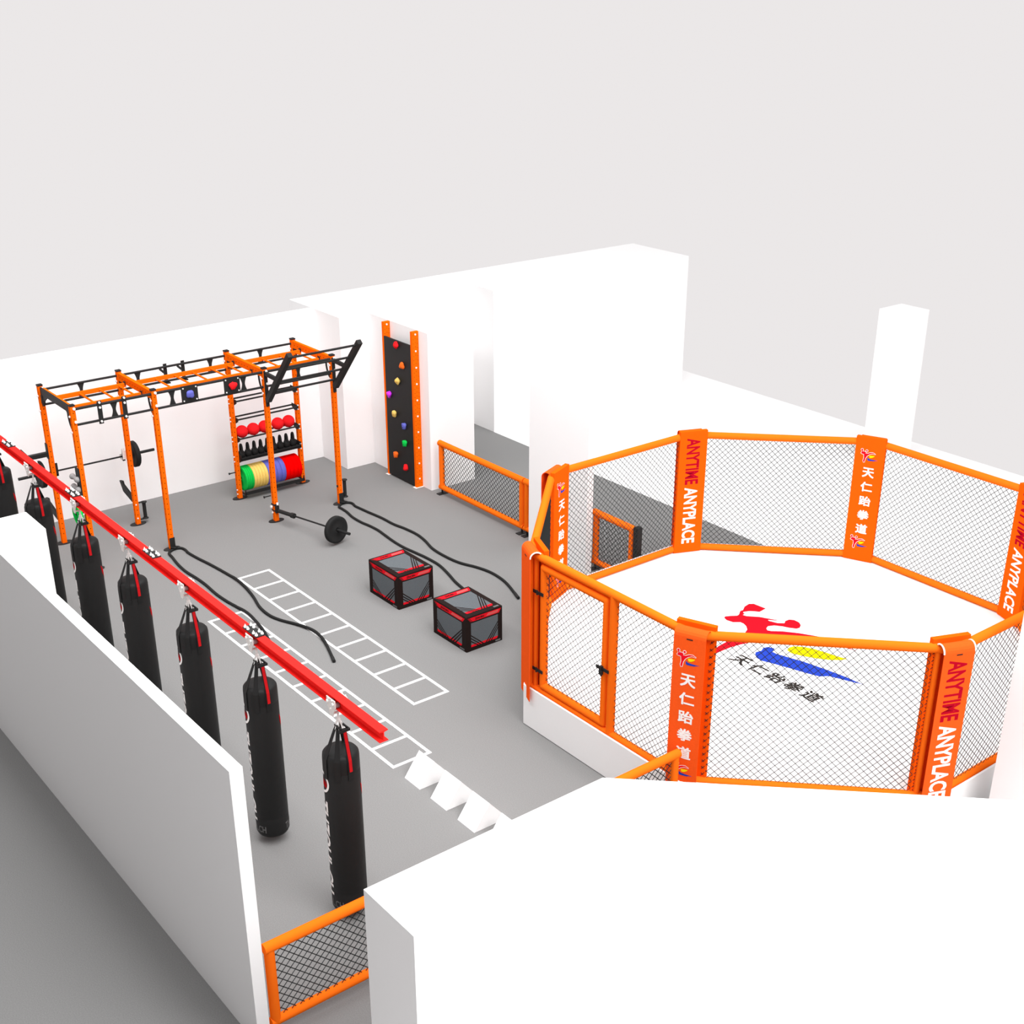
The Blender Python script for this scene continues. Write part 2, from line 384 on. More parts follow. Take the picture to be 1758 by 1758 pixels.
# ------------------------------------------------------------------ loads on the rack
for k, y in enumerate((3.413, 3.637, 3.864, 4.13, 4.352)):
    z = 1.135+.015+.085
    o = MB().sphere((0, y, z), .1125 if k else .112, 28, 18).build('medicine_ball', 'redball', at=(0, y, z-.11))
    tag(o, 'red medicine ball on the rack shelf, %s from the left' % ORD[k], 'ball', 'red medicine balls on the shelf')
kb = thing('kettlebell', (0, 3.357, .7575), 'black kettlebell', 'kettlebell', 'black kettlebells on the tray')
MB().lathe([(0,0),(.045,0),(.060,.022),(.0645,.06),(.060,.095),(.042,.125),(.02,.138),(0,.14)], (0, 3.357, .7575), 20).build('body', 'rubber', kb)
hp = [(.036*math.cos(t), 3.357, .7575+.16+.085*math.sin(t)) for t in [pi*k/10 for k in range(11)]]
hp = [(.048, 3.357, .7575+.10)]+hp+[(-.048, 3.357, .7575+.10)]
MB().tube(hp, .0195, 8).build('handle', 'rubber', kb)
for k, y in enumerate([3.365+.1305*k for k in range(9)]):
    o = kb if k == 0 else copy_tree(kb)
    o.location = (0, y, .7575); o['label'] = 'black kettlebell on the rack tray, %s from the left' % ORD[k]
def bumper(y0, y1, m, x=0, z=.3655, r=.225, name='bumper_plate'):
    t = y1-y0; c = t/2
    mb = MB().lathe([(.026,-c),(.06,-c),(.065,-c+.004),(.16,-c+.004),(.17,-c),(r-.008,-c),(r,-c+.007),(r,c-.007),(r-.008,c),(.17,c),(.16,c-.004),(.065,c-.004),(.06,c),(.026,c),(.026,-c)], (x, (y0+y1)/2, z), 40, 0, 'y')
    return mb.build(name, m, at=(x, (y0+y1)/2, z))
y = 3.316
for col, n, w, m in (('green', 4, .0385, 'green'), ('yellow', 5, .0577, 'yellow'), ('blue', 4, .0900, 'blue'), ('red', 4, .0830, 'redp')):
    for k in range(n):
        o = bumper(y+.001, y+w-.001, m); y += w
        tag(o, '%s bumper plate standing on the bottom rack shelf, %s %s one from the left' % (col, ORD[k], col), 'weight plate', 'bumper plates on the bottom shelf')
# barbell in the rack
def barbell(p0, p1, label, plate_at=()):
    p0, p1 = Vector(p0), Vector(p1); d = (p1-p0).normalized(); L = (p1-p0).length
    t = thing('barbell', tuple(p0), label, 'barbell')
    MB().tube([p0+d*.42, p1-d*.42], .0145, 12).build('shaft', 'black', t)
    MB().tube([p0, p0+d*.40], .0245, 14).build('sleeve', 'black', t); MB().tube([p1-d*.40, p1], .0245, 14).build('sleeve', 'black', t)
    MB().tube([p0+d*.40, p0+d*.43], .038, 14).build('collar', 'black', t); MB().tube([p1-d*.43, p1-d*.40], .038, 14).build('collar', 'black', t)
    return d
barbell((-.13, -.53, 1.2165), (-.13, 1.805, 1.2165), 'long black barbell racked on orange posts in front of the back wall')
def wplate(c, d, label, w=.07, r=.225):
    c, d = Vector(c), Vector(d).normalized(); k = w/2
    mb = MB(); prof = [(.026,-k),(.06,-k),(.07,-k+.006),(.165,-k+.006),(.18,-k),(r-.01,-k),(r,-k+.01),(r,k-.01),(r-.01,k),(.18,k),(.165,k-.006),(.07,k-.006),(.06,k),(.026,k),(.026,-k)]
    mb.lathe(prof, (0,0,0), 44)
    q = d.to_track_quat('Z', 'Y'); mb.v = [tuple(c+q @ Vector(v)) for v in mb.v]
    return tag(mb.build('weight_plate', 'rubber', at=tuple(c)), label, 'weight plate')
wplate((-.13, 1.44, 1.2165), (0,1,0), 'black bumper plate on the racked barbell, right-hand end', .08)
wplate((-.13, -.165, 1.2165), (0,1,0), 'black bumper plate on the racked barbell, left-hand end behind the red rail', .08)
# landmine barbell
s0 = Vector((1.455, 3.262, .215)); s1 = Vector((3.19, 3.62, .275)); dd = (s1-s0).normalized()
t = thing('landmine_barbell', tuple(s0), 'black barbell hinged to the foot of an orange post, reaching out over the grey floor', 'barbell')
MB().tube([s0, s0+dd*.33], .034, 14).build('sleeve', 'black', t); MB().tube([s0+dd*.33, s0+dd*.40], .047, 14).build('collar', 'black', t)
MB().tube([s0+dd*.40, s1-dd*.34], .0145, 12).build('shaft', 'black', t); MB().tube([s1-dd*.34, s1], .0245, 14).build('sleeve', 'black', t)
wplate(s1-dd*.33, dd, 'large black weight plate on the low free end of the hinged barbell', .085, .232)
# green plate hanging on the front left post
mb = MB().tube([(1.39, -.052, 1.02), (1.39, -.20, 1.02)], .02, 8); mb.build('storage_peg', 'black', rack)
tag(bumper(-.19, -.14, 'green', 1.39, 1.005, .16, 'green_plate'), 'green weight plate hanging behind the straps of a punching bag', 'weight plate')

# ------------------------------------------------------------------ battle ropes
R1u = [(1.46,1.24),(1.422,1.34),(1.468,1.424),(1.583,1.441),(1.709,1.428),(1.997,1.453),(2.33,1.5),(2.716,1.54),(3.114,1.567),(3.464,1.545),(3.834,1.485),(4.221,1.39),(4.542,1.372),(4.773,1.421),(5.019,1.526),(5.237,1.599),(5.447,1.631),(5.731,1.595),(6.018,1.51),(6.364,1.388)]
R1l = [(1.539,1.168),(1.72,1.143),(2.014,1.098),(2.351,1.076),(2.683,1.098),(2.995,1.103),(3.399,1.082),(3.729,1.093),(4.012,1.124),(4.309,1.145),(4.614,1.114),(4.9,1.069),(5.185,.999),(5.35,.95)]
R2u = [(1.44,4.50),(1.401,4.57),(1.432,4.64),(1.484,4.685),(1.56,4.69),(1.662,4.666),(1.864,4.68),(2.092,4.701),(2.421,4.737),(2.784,4.745),(3.057,4.79),(3.389,4.81),(3.697,4.766),(4.022,4.681),(4.31,4.658),(4.648,4.674),(4.857,4.72),(5.068,4.803),(5.331,4.863),(5.591,4.862),(5.893,4.805),(6.384,4.632)]
R2l = [(1.515,4.418),(1.63,4.413),(1.81,4.402),(2.034,4.361),(2.208,4.35),(2.4,4.355),(2.594,4.381),(2.842,4.39),(3.045,4.37),(3.385,4.336),(3.694,4.329),(3.973,4.357),(4.3,4.388),(4.641,4.384),(4.991,4.31),(5.298,4.224),(5.578,4.173),(5.9,4.12)]
def smooth(p, n=5):
    out = []
    for i in range(len(p)-1):
        a, b, c, d = p[max(i-1,0)], p[i], p[i+1], p[min(i+2, len(p)-1)]
        for k in range(n):
            t = k/n; out.append(tuple(.5*((2*b[j])+(-a[j]+c[j])*t+(2*a[j]-5*b[j]+4*c[j]-d[j])*t*t+(-a[j]+3*b[j]-3*c[j]+d[j])*t**3) for j in range(2)))
    return out+[p[-1]]
for up, lo, lab in ((R1u, R1l, 'black battle rope looped round the post foot beside the agility ladders'), (R2u, R2l, 'black battle rope looped round the post foot, running behind the jump boxes')):
    path = smooth(list(reversed(lo))+up)
    def over(a, b):      # the rope rides up where it lies on a ladder
        d = min(max(max(x0-a, a-x0-4.93), max(y0-b, b-y0-.573), 0) for x0, y0 in ((3.066, 1.603), (4.14, .57)))
        return .010*max(0, 1-d/.12)
    pts = [(a, b, .0225+over(a, b)) for a, b in path]
    o = thing('battle_rope', pts[0], lab, 'rope')
    MB().tube(pts, .0215, 10).build('rope', 'rubber', o)
    for e in (pts[0:3], pts[-3:]): MB().tube([(e[0][0], e[0][1], .0255), (e[-1][0], e[-1][1], .0255)], .0245, 12).build('end_grip', 'black', o)

# ------------------------------------------------------------------ jump boxes
def jump_box(x0, y0, lab):
    X, Yl, Z = .805, .638, .55
    t = thing('jump_box', (x0+X/2, y0+Yl/2, 0), lab, 'plyo box', 'soft jump boxes')
    MB().bbox(x0, x0+X, y0, y0+Yl, 0, Z, .006).build('foam_body', 'boxedge', t)
    faces = [((x0, y0, 0), (1,0,0), (0,0,1), (0,-1,0), X, Z, 'side_cover'), ((x0+X, y0, 0), (0,1,0), (0,0,1), (1,0,0), Yl, Z, 'side_cover'),
             ((x0+X, y0, Z), (0,1,0), (-1,0,0), (0,0,1), Yl, X, 'top_cover'), ((x0, y0+Yl, 0), (0,-1,0), (0,0,1), (-1,0,0), Yl, Z, 'side_cover'), ((x0+X, y0+Yl, 0), (-1,0,0), (0,0,1), (0,1,0), X, Z, 'side_cover')]
    for o, a, b, n, w, h, nm in faces:
        o, a, b, n = map(Vector, (o, a, b, n)); mb = MB()
        def P(poly, lift, mi): mb.prism([(u*w, v*h) for u, v in poly], o+n*(.0005+lift), a, b, n, .0008, mi)
        lo, hi = .11, .80
        P([(.13,lo+.05),(.87,lo+.05),(.87,hi),(.13,hi)], 0, 0)                                  # woven panel
        P([(.04,.955),(.96,.955),(.90,.84),(.12,.84)], 0, 1)                                       # top red strip
        P([(.13,.115),(.84,.115),(.87,.165),(.87,.18),(.13,.18)], .0004, 1)
        P([(.60,.935),(.90,.935),(.86,.86),(.55,.86)], .0012, 2)
        for k in range(3):                                                                          # diagonal stripes
            d = .07*k
            P([(.13,.47-d*1.2),(.13,.435-d*1.2),(.44-d,.115),(.475-d,.115)], .0022, 3)
            P([(.87,.61-d*1.2),(.87,.575-d*1.2),(.56+d,.115),(.525+d,.115)], .0022, 3)
        for k in range(2): P([(.05+.03*k,.955),(.065+.03*k,.955),(.14+.03*k,.84),(.125+.03*k,.84)], .0012, 3)
        c = mb.build(nm, ['weave', 'boxred', 'boxpale', 'boxedge'], t, fix=False)
        tx = MB(); put_text(tx, 'ZNOIN', o+n*.0046+a*(w*.36)+b*(h*.898), a, b, w*.24, h*.062, .03); tx.build('lettering', 'boxedge', c, fix=False)
        tx = MB(); tx.prism([(.80*w,.03*h),(.94*w,.03*h),(.94*w,.075*h),(.80*w,.075*h)], o+n*.001, a, b, n, .0008); tx.build('corner_tag', 'lgrey', c)
    return t
jump_box(4.755, 3.0, 'soft cube jump box with red bands, the farther one from the cage')
jump_box(6.462, 3.0, 'soft cube jump box with red bands, the nearer one to the cage door')

# ------------------------------------------------------------------ climbing panel
cp = thing('climbing_panel', (1.1, 6.13, 0), 'tall narrow black climbing panel with coloured holds between orange uprights on the white wall', 'climbing wall')
for x in (.625, 1.535):
    mb = MB().box(x-.03, x+.03, 6.06, 6.198, .008, 2.92)
    z = .08
    while z < 2.88:
        for yy in (6.085, 6.13, 6.172): mb.tube([(x+.029, yy, z+(.02 if yy == 6.13 else 0)), (x+.031, yy, z+(.02 if yy == 6.13 else 0))], .0065, 6, 1, smooth=False)
        z += .075
    p = mb.build('upright', ['steel', 'hole'], cp)
    q = MB(); z = .17
    while z < 2.9:
        q.mark().tube([(x+.03, 6.13, z), (x+.038, 6.13, z)], .017, 8, smooth=False); z += .3
    build_pieces(q, 'bolt', 'bolt', p)
    MB().box(x-.045, x+.055, 6.02, 6.198, .001, .008).build('foot_plate', 'bolt', p)
MB().box(.66, 1.50, 6.055, 6.085, .03, 2.67).build('panel_board', 'black', cp)
HO = [('redball',1.09,2.594),('ohold',1.26,2.255),('yellow',1.10,1.934),('magenta',.80,1.613),('yellow',.95,1.282),('blue',1.26,1.122),('green',1.26,.792),('ohold',.94,.485),('redball',1.255,.317)]
for k, (m, x, z) in enumerate(HO):
    q = MB(); blob(q, (x, 6.03, z), .062, 7+k, sq=(.9, .7, 1)); q.tube([(x, 6.0, z), (x, 5.985, z)], .012, 6); q.build('climbing_hold', m, cp)

# ------------------------------------------------------------------ low mesh barriers
def wires(mb, o, a, b, n, w, h, cell=.084, r=.004):
    """diamond wire mesh in rectangle w x h at o, directions a,b"""
    o, a, b, n = map(Vector, (o, a, b, n)); s = cell/2; k = h/w
    step = cell
    for sgn in (1, -1):
        c = -h if sgn == 1 else 0
        while c < (w if sgn == 1 else w+h):
            if sgn == 1:
                u0, v0 = (c, 0) if c >= 0 else (0, -c); u1 = min(w, c+h); v1 = u1-c
            else:
                u0, v0 = (c, 0) if c <= w else (w, c-w); u1 = max(0, c-h); v1 = c-u1
            if abs(u1-u0) > .01:
                p, q = o+a*u0+b*v0+n*(r*.6*sgn), o+a*u1+b*v1+n*(r*.6*sgn); mb.tube([p, q], r, 4, cap=False, smooth=False)
            c += step
def barrier(p0, p1, label, r=.055, Hh=1.02, feet=True, left=True, group='low orange mesh barriers'):
    p0, p1 = Vector((*p0, 0)), Vector((*p1, 0)); d = (p1-p0).normalized(); L = (p1-p0).length; n = Vector((d.y, -d.x, 0)); up = Vector((0,0,1))
    t = thing('mesh_barrier', tuple(p0), label, 'fence', group)
    z0, z1 = .075+r, Hh-r
    MB().tube([p0+up*z1, p1+up*z1], r, 16).build('top_rail', 'foam', t)
    MB().tube([p0+up*z0, p1+up*z0], r*.9, 16).build('bottom_rail', 'foam', t)
    for q in (p0+d*r, p1-d*r): MB().tube([q+up*z0, q+up*z1], r*.92, 16).build('side_post', 'foam', t)
    mb = MB(); wires(mb, p0+d*r*2+up*(z0+r*.6), d, up, n, L-4*r, z1-z0-1.2*r, .088, .0048); mb.build('wire_mesh', 'mesh', t, fix=False)
    if feet:
        for q in (p0+d*r, p1-d*r):
            f = MB().obox(q+up*.008, d, n, up, .05, .10, .006).tube([q+up*.01, q+up*z0], .018, 8)
            f.build('foot', 'black', t)
    return t
barrier((2.03, 6.27), (4.47, 6.27), 'long low orange padded barrier with black wire mesh beside the climbing panel')
barrier((4.50, 6.27), (5.4, 6.27), 'low orange mesh barrier cut off by the white wall edge')
barrier((6.20, 6.30), (7.13, 6.30), 'small low orange mesh barrier seen through the cage wall')
tag(MB().bbox(7.15, 7.25, 6.25, 6.35, .001, 1.03, .008).build('barrier_post', 'black', at=(7.20, 6.3, 0)), 'black square post at the end of the barrier behind the cage mesh', 'post')
barrier((11.98, -2.66), (11.98, -.95), 'low orange mesh barrier in the lower left entrance between two white walls', .052)
barrier((11.98, -.93), (11.98, .75), 'low orange mesh barrier behind the near white wall', .052)
barrier((11.98, .77), (11.98, 2.42), 'low orange mesh barrier ending at the outer corner of the cage', .052)

# ------------------------------------------------------------------ fight platform and cage
CX, CY, R = 10.612, 5.791, 3.5135
ang = {v: math.radians(157.5-45*k) for k, v in enumerate('BCDHEFGA')}
def V8(r, z): return [(CX+r*math.cos(math.radians(22.5+45*k)), CY+r*math.sin(math.radians(22.5+45*k)), z) for k in range(8)]
plat = thing('fight_platform', (CX, CY, 0), 'raised white octagonal platform under the orange fight cage', 'platform')
def ring8(mb, prof, mi=0):
    vs = sum([V8(r, z) for r, z in prof], []); fs = []
    for i in range(len(prof)-1):
        for k in range(8): fs.append((i*8+k, i*8+(k+1)%8, (i+1)*8+(k+1)%8, (i+1)*8+k))
    mb.add(vs, fs, mi)
mb = MB(); ring8(mb, [(3.585,.001),(3.6135,.012),(3.6135,.575),(3.60,.585),(3.585,.575),(3.585,.50)]); mb.build('side_skirt', 'matw', plat)
mb = MB(); mb.add(V8(3.584, .505)+V8(3.584, .47), [tuple(range(8)), tuple(range(15, 7, -1))]+[(k, k+8, (k+1)%8+8, (k+1)%8) for k in range(8)])
mt = mb.build('floor_mat', 'matw', plat)
E1 = [(9.486,6.142),(9.454,6.155),(9.406,6.228),(9.413,6.275),(9.351,6.375),(9.33,6.486),(9.368,6.545),(9.47,6.554),(9.578,6.566),(9.591,6.464),(9.595,6.415),(9.547,6.38),(9.487,6.315),(9.457,6.239),(9.49,6.19)]
E2 = [(9.415,5.892),(9.394,5.929),(9.424,5.994),(9.481,6.083),(9.477,6.131),(9.494,6.152),(9.575,6.176),(9.701,6.298),(9.794,6.348),(9.962,6.442),(9.836,6.322),(9.867,6.31),(9.983,6.353),(10.046,6.423),(10.008,6.489),(10.012,6.562),(10.068,6.607),(10.158,6.602),(10.225,6.557),(10.268,6.484),(10.258,6.43),(10.178,6.37),(10.097,6.332),(10.005,6.262),(9.966,6.177),(9.995,6.111),(10.043,6.08),(10.089,6.103),(10.194,6.221),(10.363,6.351),(10.511,6.439),(10.65,6.515),(10.928,6.549),(11.256,6.558),(11.112,6.541),(10.904,6.47),(10.649,6.341),(10.432,6.163),(10.25,5.85),(10.15,5.65),(10.10,5.483),(10.075,5.331),(10.07,5.15),(10.079,4.894),(10.041,4.894),(9.95,5.209),(9.925,5.42),(9.907,5.646),(9.901,5.789),(9.855,5.882),(9.781,5.941),(9.703,5.972),(9.647,5.968),(9.584,5.887),(9.485,5.865)]
EY = [(10.59,5.853),(10.558,5.932),(10.577,6.016),(10.67,6.1),(10.797,6.164),(10.987,6.215),(11.122,6.245),(11.246,6.286),(11.205,6.186),(11.106,6.071),(10.964,5.965),(10.819,5.883),(10.684,5.829)]
EB = [(10.419,5.421),(10.373,5.482),(10.391,5.576),(10.353,5.648),(10.373,5.721),(10.46,5.759),(10.498,5.664),(10.572,5.664),(10.744,5.717),(10.941,5.781),(11.242,5.843),(11.545,5.892),(11.707,5.9),(11.8,5.909),(11.716,5.868),(11.564,5.806),(11.385,5.733),(11.326,5.636),(11.171,5.573),(10.935,5.498),(10.713,5.422),(10.579,5.367),(10.491,5.372)]
import bmesh
def flat_fill(mb, poly, f, mi):      # triangulate a polygon robustly; f maps 2D -> 3D
    from mathutils.geometry import tessellate_polygon
    tr = tessellate_polygon([[Vector((u, v, 0)) for u, v in poly]])
    mb.add([f(u, v) for u, v in poly], [tuple(t) for t in tr], mi)
mb = MB()
for poly, mi in ((E1,0),(E2,0),(EY,1),(EB,2)): flat_fill(mb, poly, lambda u, v: (u, v, .5065), mi)
flat_fill(mb, [(9.47,6.12),(9.45,6.20),(9.50,6.22),(9.52,6.15)], lambda u, v: (u, v, .5066), 0)
mb.build('emblem', ['ered', 'eyel', 'eblue'], mt, fix=False)['label'] = 'red, yellow and blue kicking figure printed on the mat'
mb = MB()
for ch, x in zip('天仁跆拳道', (10.407, 10.712, 11.005, 11.295, 11.592)): put_text(mb, ch, (x, 5.17, .5068), (1,.0,0), (.12,1,0), .235, .22, bold=.006)
build_pieces(mb, 'lettering', 'lblack', mt, fix=False)

cage = thing('fight_cage', (CX, CY, .5), 'eight-sided fight cage of orange padded rails and black wire mesh on the white platform', 'cage')
ZB, ZT, RR = .5605, 2.376, .052
def vert(v, z, r=R): a = ang[v]; return Vector((CX+r*math.cos(a), CY+r*math.sin(a), z))
order = 'BCDHEFGA'
# canonical emblem (pixels of the pad picture -> metres)
def ce(pts, s=.26/390): return [((x-345)*s, (640-y)*s) for x, y in pts]
KR = ce([(148,585),(170,560),(210,540),(240,545),(262,562),(252,585),(300,580),(350,555),(410,545),(465,570),(465,577),(400,568),(340,595),(290,640),(260,700),(245,790),(225,795),(212,760),(225,690),(215,610),(180,605),(155,600)])
KY = ce([(340,620),(460,612),(440,640),(400,665),(355,675),(338,650)]); KB = ce([(305,680),(320,675),(330,695),(400,705),(540,710),(470,725),(450,738),(370,742),(320,742),(302,720)])
circ = lambda cx, cy, r: ce([(cx+r*math.cos(t), cy+r*math.sin(t)) for t in [2*pi*k/14 for k in range(14)]])
KF, KH = circ(168, 508, 21), circ(274, 521, 21); KA = ce([(160,525),(178,522),(190,548),(168,562)])
def grow(p, d):
    out = []; n = len(p); A = sum(p[i][0]*p[(i+1)%n][1]-p[(i+1)%n][0]*p[i][1] for i in range(n)); sg = 1 if A > 0 else -1
    for i in range(n):
        a, b, c = Vector(p[i-1]), Vector(p[i]), Vector(p[(i+1)%n]); e = (b-a).normalized()+(c-b).normalized()
        e = e.normalized() if e.length > 1e-6 else (c-b).normalized(); out.append((b.x+e.y*sg*d, b.y-e.x*sg*d))
    return out
def emblem(mb, o, a, b, n, s=1.0):
    o, a, b, n = map(Vector, (o, a, b, n))
    for poly, mi, l in [(grow(p, .006), 0, 0) for p in (KR, KF, KH, KA)]+[(KR,1,.0006),(KF,1,.0006),(KH,1,.0006),(KA,1,.0006),(KY,2,.0006),(KB,3,.0006)]:
        flat_fill(mb, poly, lambda u, v: o+a*u*s+b*v*s+n*l, mi)
def pad_print(parent, v, o, a, n, ztop, zbot):
    """o: centre line point at z=0 on the pad face; a: right direction; n: outward normal of the face"""
    up = Vector((0,0,1)); hgt = ztop-zbot
    if v in 'CFAG':
        for f in (.145, .85):
            mb = MB(); emblem(mb, o+n*.0015+up*(ztop-hgt*f), a, up, n); mb.build('emblem', ['lwhite', 'ered', 'eyel', 'eblue'], parent, fix=False)
        mb = MB()
        for ch, f in zip('天仁跆拳道', (.275, .39, .505, .62, .735)): put_text(mb, ch, o+n*.0015+up*(ztop-hgt*f)+a*.01, a, up, .165, .145, bold=.0048)
        build_pieces(mb, 'lettering', 'lwhite', parent, fix=False)
    else:
        for s, f0, f1, m in (('ANYTIME', .055, .43, 'lred'), ('ANYPLACE', .455, .925, 'lwhite')):
            mb = MB(); put_text(mb, s, o+n*.0015+up*(ztop-hgt*(f0+f1)/2), -up, a, hgt*(f1-f0), .215, .028); mb.build('lettering', m, parent, fix=False)
def seg_build(name, m, mb): return mb.build(name, m, cage, fix=(name != 'wire_mesh'))
for i, v in enumerate(order):
    w = order[(i+1) % 8]; p, q = vert(v, 0), vert(w, 0); d = (q-p).normalized(); up = Vector((0,0,1)); n = (Vector((CX,CY,0))-(p+q)/2).normalized(); L = (q-p).length
    seg_build('top_rail', 'foam', MB().tube([p+up*ZT, q+up*ZT], RR, 18))
    seg_build('bottom_rail', 'foam', MB().tube([p+up*ZB, q+up*ZB], RR*.95, 16))
    for s in (.17, L-.09): seg_build('frame_post', 'foam', MB().tube([p+d*s+up*ZB, p+d*s+up*ZT], .034, 12))
    if {v, w} != {'F', 'G'}:
        mb = MB(); wires(mb, p+d*.19+up*(ZB+.045), d, up, n, L-.38, ZT-ZB-.09, .0865, .0036); seg_build('wire_mesh', 'mesh', mb)
# front left panel with the door (along y = 2.545)
yv = vert('G', 0).y
mb = MB(); wires(mb, (10.80, yv, ZB+.045), (1,0,0), (0,0,1), (0,1,0), 11.79-10.80, ZT-ZB-.09, .0865, .0036); seg_build('wire_mesh', 'mesh', mb)
seg_build('frame_post', 'foam', MB().tube([(10.745, yv, ZB), (10.745, yv, ZT)], .052, 16))
door = MB(); x0, x1, z0, z1 = 9.505, 10.625, .655, 2.26
for a, b in (((x0,yv,z0),(x0,yv,z1)), ((x1,yv,z0),(x1,yv,z1)), ((x0,yv,z0),(x1,yv,z0)), ((x0,yv,z1),(x1,yv,z1))): door.tube([a, b], .048, 14)
door.sphere((x0,yv,z0), .048).sphere((x1,yv,z0), .048).sphere((x0,yv,z1), .048).sphere((x1,yv,z1), .048)
dr = seg_build('cage_door', 'foam', door)
mb = MB(); wires(mb, (x0+.05, yv, z0+.045), (1,0,0), (0,0,1), (0,1,0), x1-x0-.10, z1-z0-.09, .0865, .0036); mb.build('wire_mesh', 'mesh', dr, fix=False)
for z in (1.93, .87):
    MB().box(x0-.14, x0+.05, yv-.062, yv-.052, z-.02, z+.02).tube([(x0-.06, yv-.062, z-.03), (x0-.06, yv-.062, z+.03)], .012, 8).build('hinge', 'black', dr)
MB().box(x1-.09, x1+.12, yv-.066, yv-.054, 1.385, 1.425).box(x1-.02, x1+.02, yv-.085, yv-.05, 1.33, 1.44).tube([(x1+.03, yv-.09, 1.39), (x1+.03, yv-.09, 1.33)], .012, 8).build('latch', 'black', dr)
# corners
for v in order:
    a = ang[v]; d = Vector((math.cos(a), math.sin(a), 0)); up = Vector((0,0,1)); P0 = vert(v, 0)
    seg_build('corner_post', 'foam', MB().tube([P0+up*.5, P0+up*ZT], .052, 16))
    ti = Vector((math.sin(a), -math.cos(a), 0))
    c = P0-d*.115
    pad = MB().obox(c+up*(.515+2.475)/2, ti, d, up, .22, .032, (2.475-.515)/2).build('corner_pad', 'vinyl', cage)
    pad_print(pad, v, P0-d*.1475, ti, -d, 2.475, .515)
    # outer cover: ribbon that wraps over the rail
    prof = [(.078, .42), (.078, 2.376)]+[(.078*math.cos(t), 2.376+.078*math.sin(t)) for t in [pi*k/8 for k in range(1, 8)]]+[(-.078, 2.376), (-.078, 2.30)]
    th = .008; inner = [(x-th if z < 2.37 and x > 0 else (x+th if z < 2.37 else x*(.078-th)/.078), z if z <= 2.376 else 2.376+(z-2.376)*(.078-th)/.078) for x, z in prof]
    vs = []; wd = .18
    for s in (-wd, wd):
        for x, z in prof+inner: vs.append(P0+d*x+up*z+ti*s)
    k = len(prof); m2 = 2*k; fs = []
    for j in range(k-1):
        fs += [(j, j+1, m2+j+1, m2+j), (k+j, m2+k+j, m2+k+j+1, k+j+1), (j, k+j, k+j+1, j+1), (m2+j, m2+j+1, m2+k+j+1, m2+k+j)]
    fs += [(0, m2, m2+k, k), (k-1, 2*k-1, m2+2*k-1, m2+k-1)]
    cov = MB().add(vs, fs).build('corner_cover', 'vinyl2', cage)
    if v in 'EG':
        for sd in (-wd, wd):
            if v == 'G' and sd < 0: continue
            MB().tube([P0+d*(.0765*math.cos(t))+up*(2.376+.0765*math.sin(t))+ti*(-sd*1.01) for t in [pi*k/12 for k in range(0, 10)]], .009, 8).build('white_edge', 'bolt', cov)
    if v != 'G': pad_print(cov, v, P0+d*.0785, -ti, d, 2.40, .44)
    MB().obox(P0+d*.0795+up*2.352, ti, d, up, .034, .002, .006).build('slot', 'lblack', cov)

# ------------------------------------------------------------------ overhead rail, trolleys and punching bags
BY, BZ = -1.205, 2.555
rail = thing('overhead_rail', (11.79, BY, BZ), 'bright red steel I-beam rail carrying a row of punching bags', 'beam')
def ibeam(x0, x1):
    mb = MB(); w, h = .047, .115
    poly = [(-w,0),(w,0),(w,-.008),(.005,-.016),(.005,-h+.016),(w,-h+.008),(w,-h),(-w,-h),(-w,-h+.008),(-.005,-h+.016),(-.005,-.016),(-w,-.008)]
    mb.prism(poly, (x0, BY, BZ), (0,1,0), (0,0,1), (1,0,0), x1-x0); return mb
joints = [2.02, 4.44, 6.87, 9.355]; ends = [-.96]+joints+[11.79]
for a, b in zip(ends, ends[1:]): ibeam(a+.001, b-.001).build('rail_section', 'red', rail)
for x in joints:
    p = MB().box(x-.15, x+.15, BY-.05, BY+.05, BZ, BZ+.012).build('splice_plate', 'black', rail)
    q = MB()
    for dx in (-.12, -.06, .06, .12):
        for dy in (-.033, .033): q.mark().lathe([(0,.04),(.004,.038),(.006,.022),(.013,.02),(.013,.012),(.016,.011),(.016,0)], (x+dx, BY+dy, BZ+.012), 10)
    build_pieces(q, 'bolt', 'bolt', p)
def cyl_text(mb, s, ac, zc, aw, hh, r, off=.03, vertical=False, mi=0, cy=(0,0)):
    vs, fs = text_mesh(s, off); bm = bmesh.new()
    bv = [bm.verts.new((x, y, 0)) for x, y in vs]
    for f in fs:
        try: bm.faces.new([bv[i] for i in f])
        except ValueError: pass
    bmesh.ops.triangulate(bm, faces=bm.faces)
    if vertical: bmesh.ops.subdivide_edges(bm, edges=[e for e in bm.edges if abs(e.verts[0].co.y-e.verts[1].co.y) > .2], cuts=3, use_grid_fill=False); bmesh.ops.triangulate(bm, faces=bm.faces)
    bm.verts.index_update(); out = []
    for v in bm.verts:
        x, y = v.co.x, v.co.y
        if vertical: t, z = ac+y*aw, zc-x*hh
        else: t, z = ac+x*aw, zc+y*hh
        out.append((r*math.cos(t), r*math.sin(t), z))
    mb.add(out, [tuple(v.index for v in f.verts) for f in bm.faces], mi); bm.free()
bag = thing('punching_bag', (0, 0, .10), 'black bag', 'punching bag', 'punching bags hanging from the red rail')
BR = .18; n = 36
prof = [(0,.10),(.14,.10),(.168,.112),(BR,.14),(BR,.34),(BR-.0015,.345),(BR,.35),(BR,1.76),(BR-.0015,1.765),(BR,1.77),(BR-.001,1.89),(.175,1.93),(.158,1.952),(.09,1.963),(0,1.965)]
mb = MB(); mb.lathe(prof, (0,0,0), n)
body = mb.build('bag_body', 'leather', bag)
P = lambda t, z, l=0: ((BR+.002+l)*math.cos(t), (BR+.002+l)*math.sin(t), z)
ac = math.radians(-115); mb = MB()
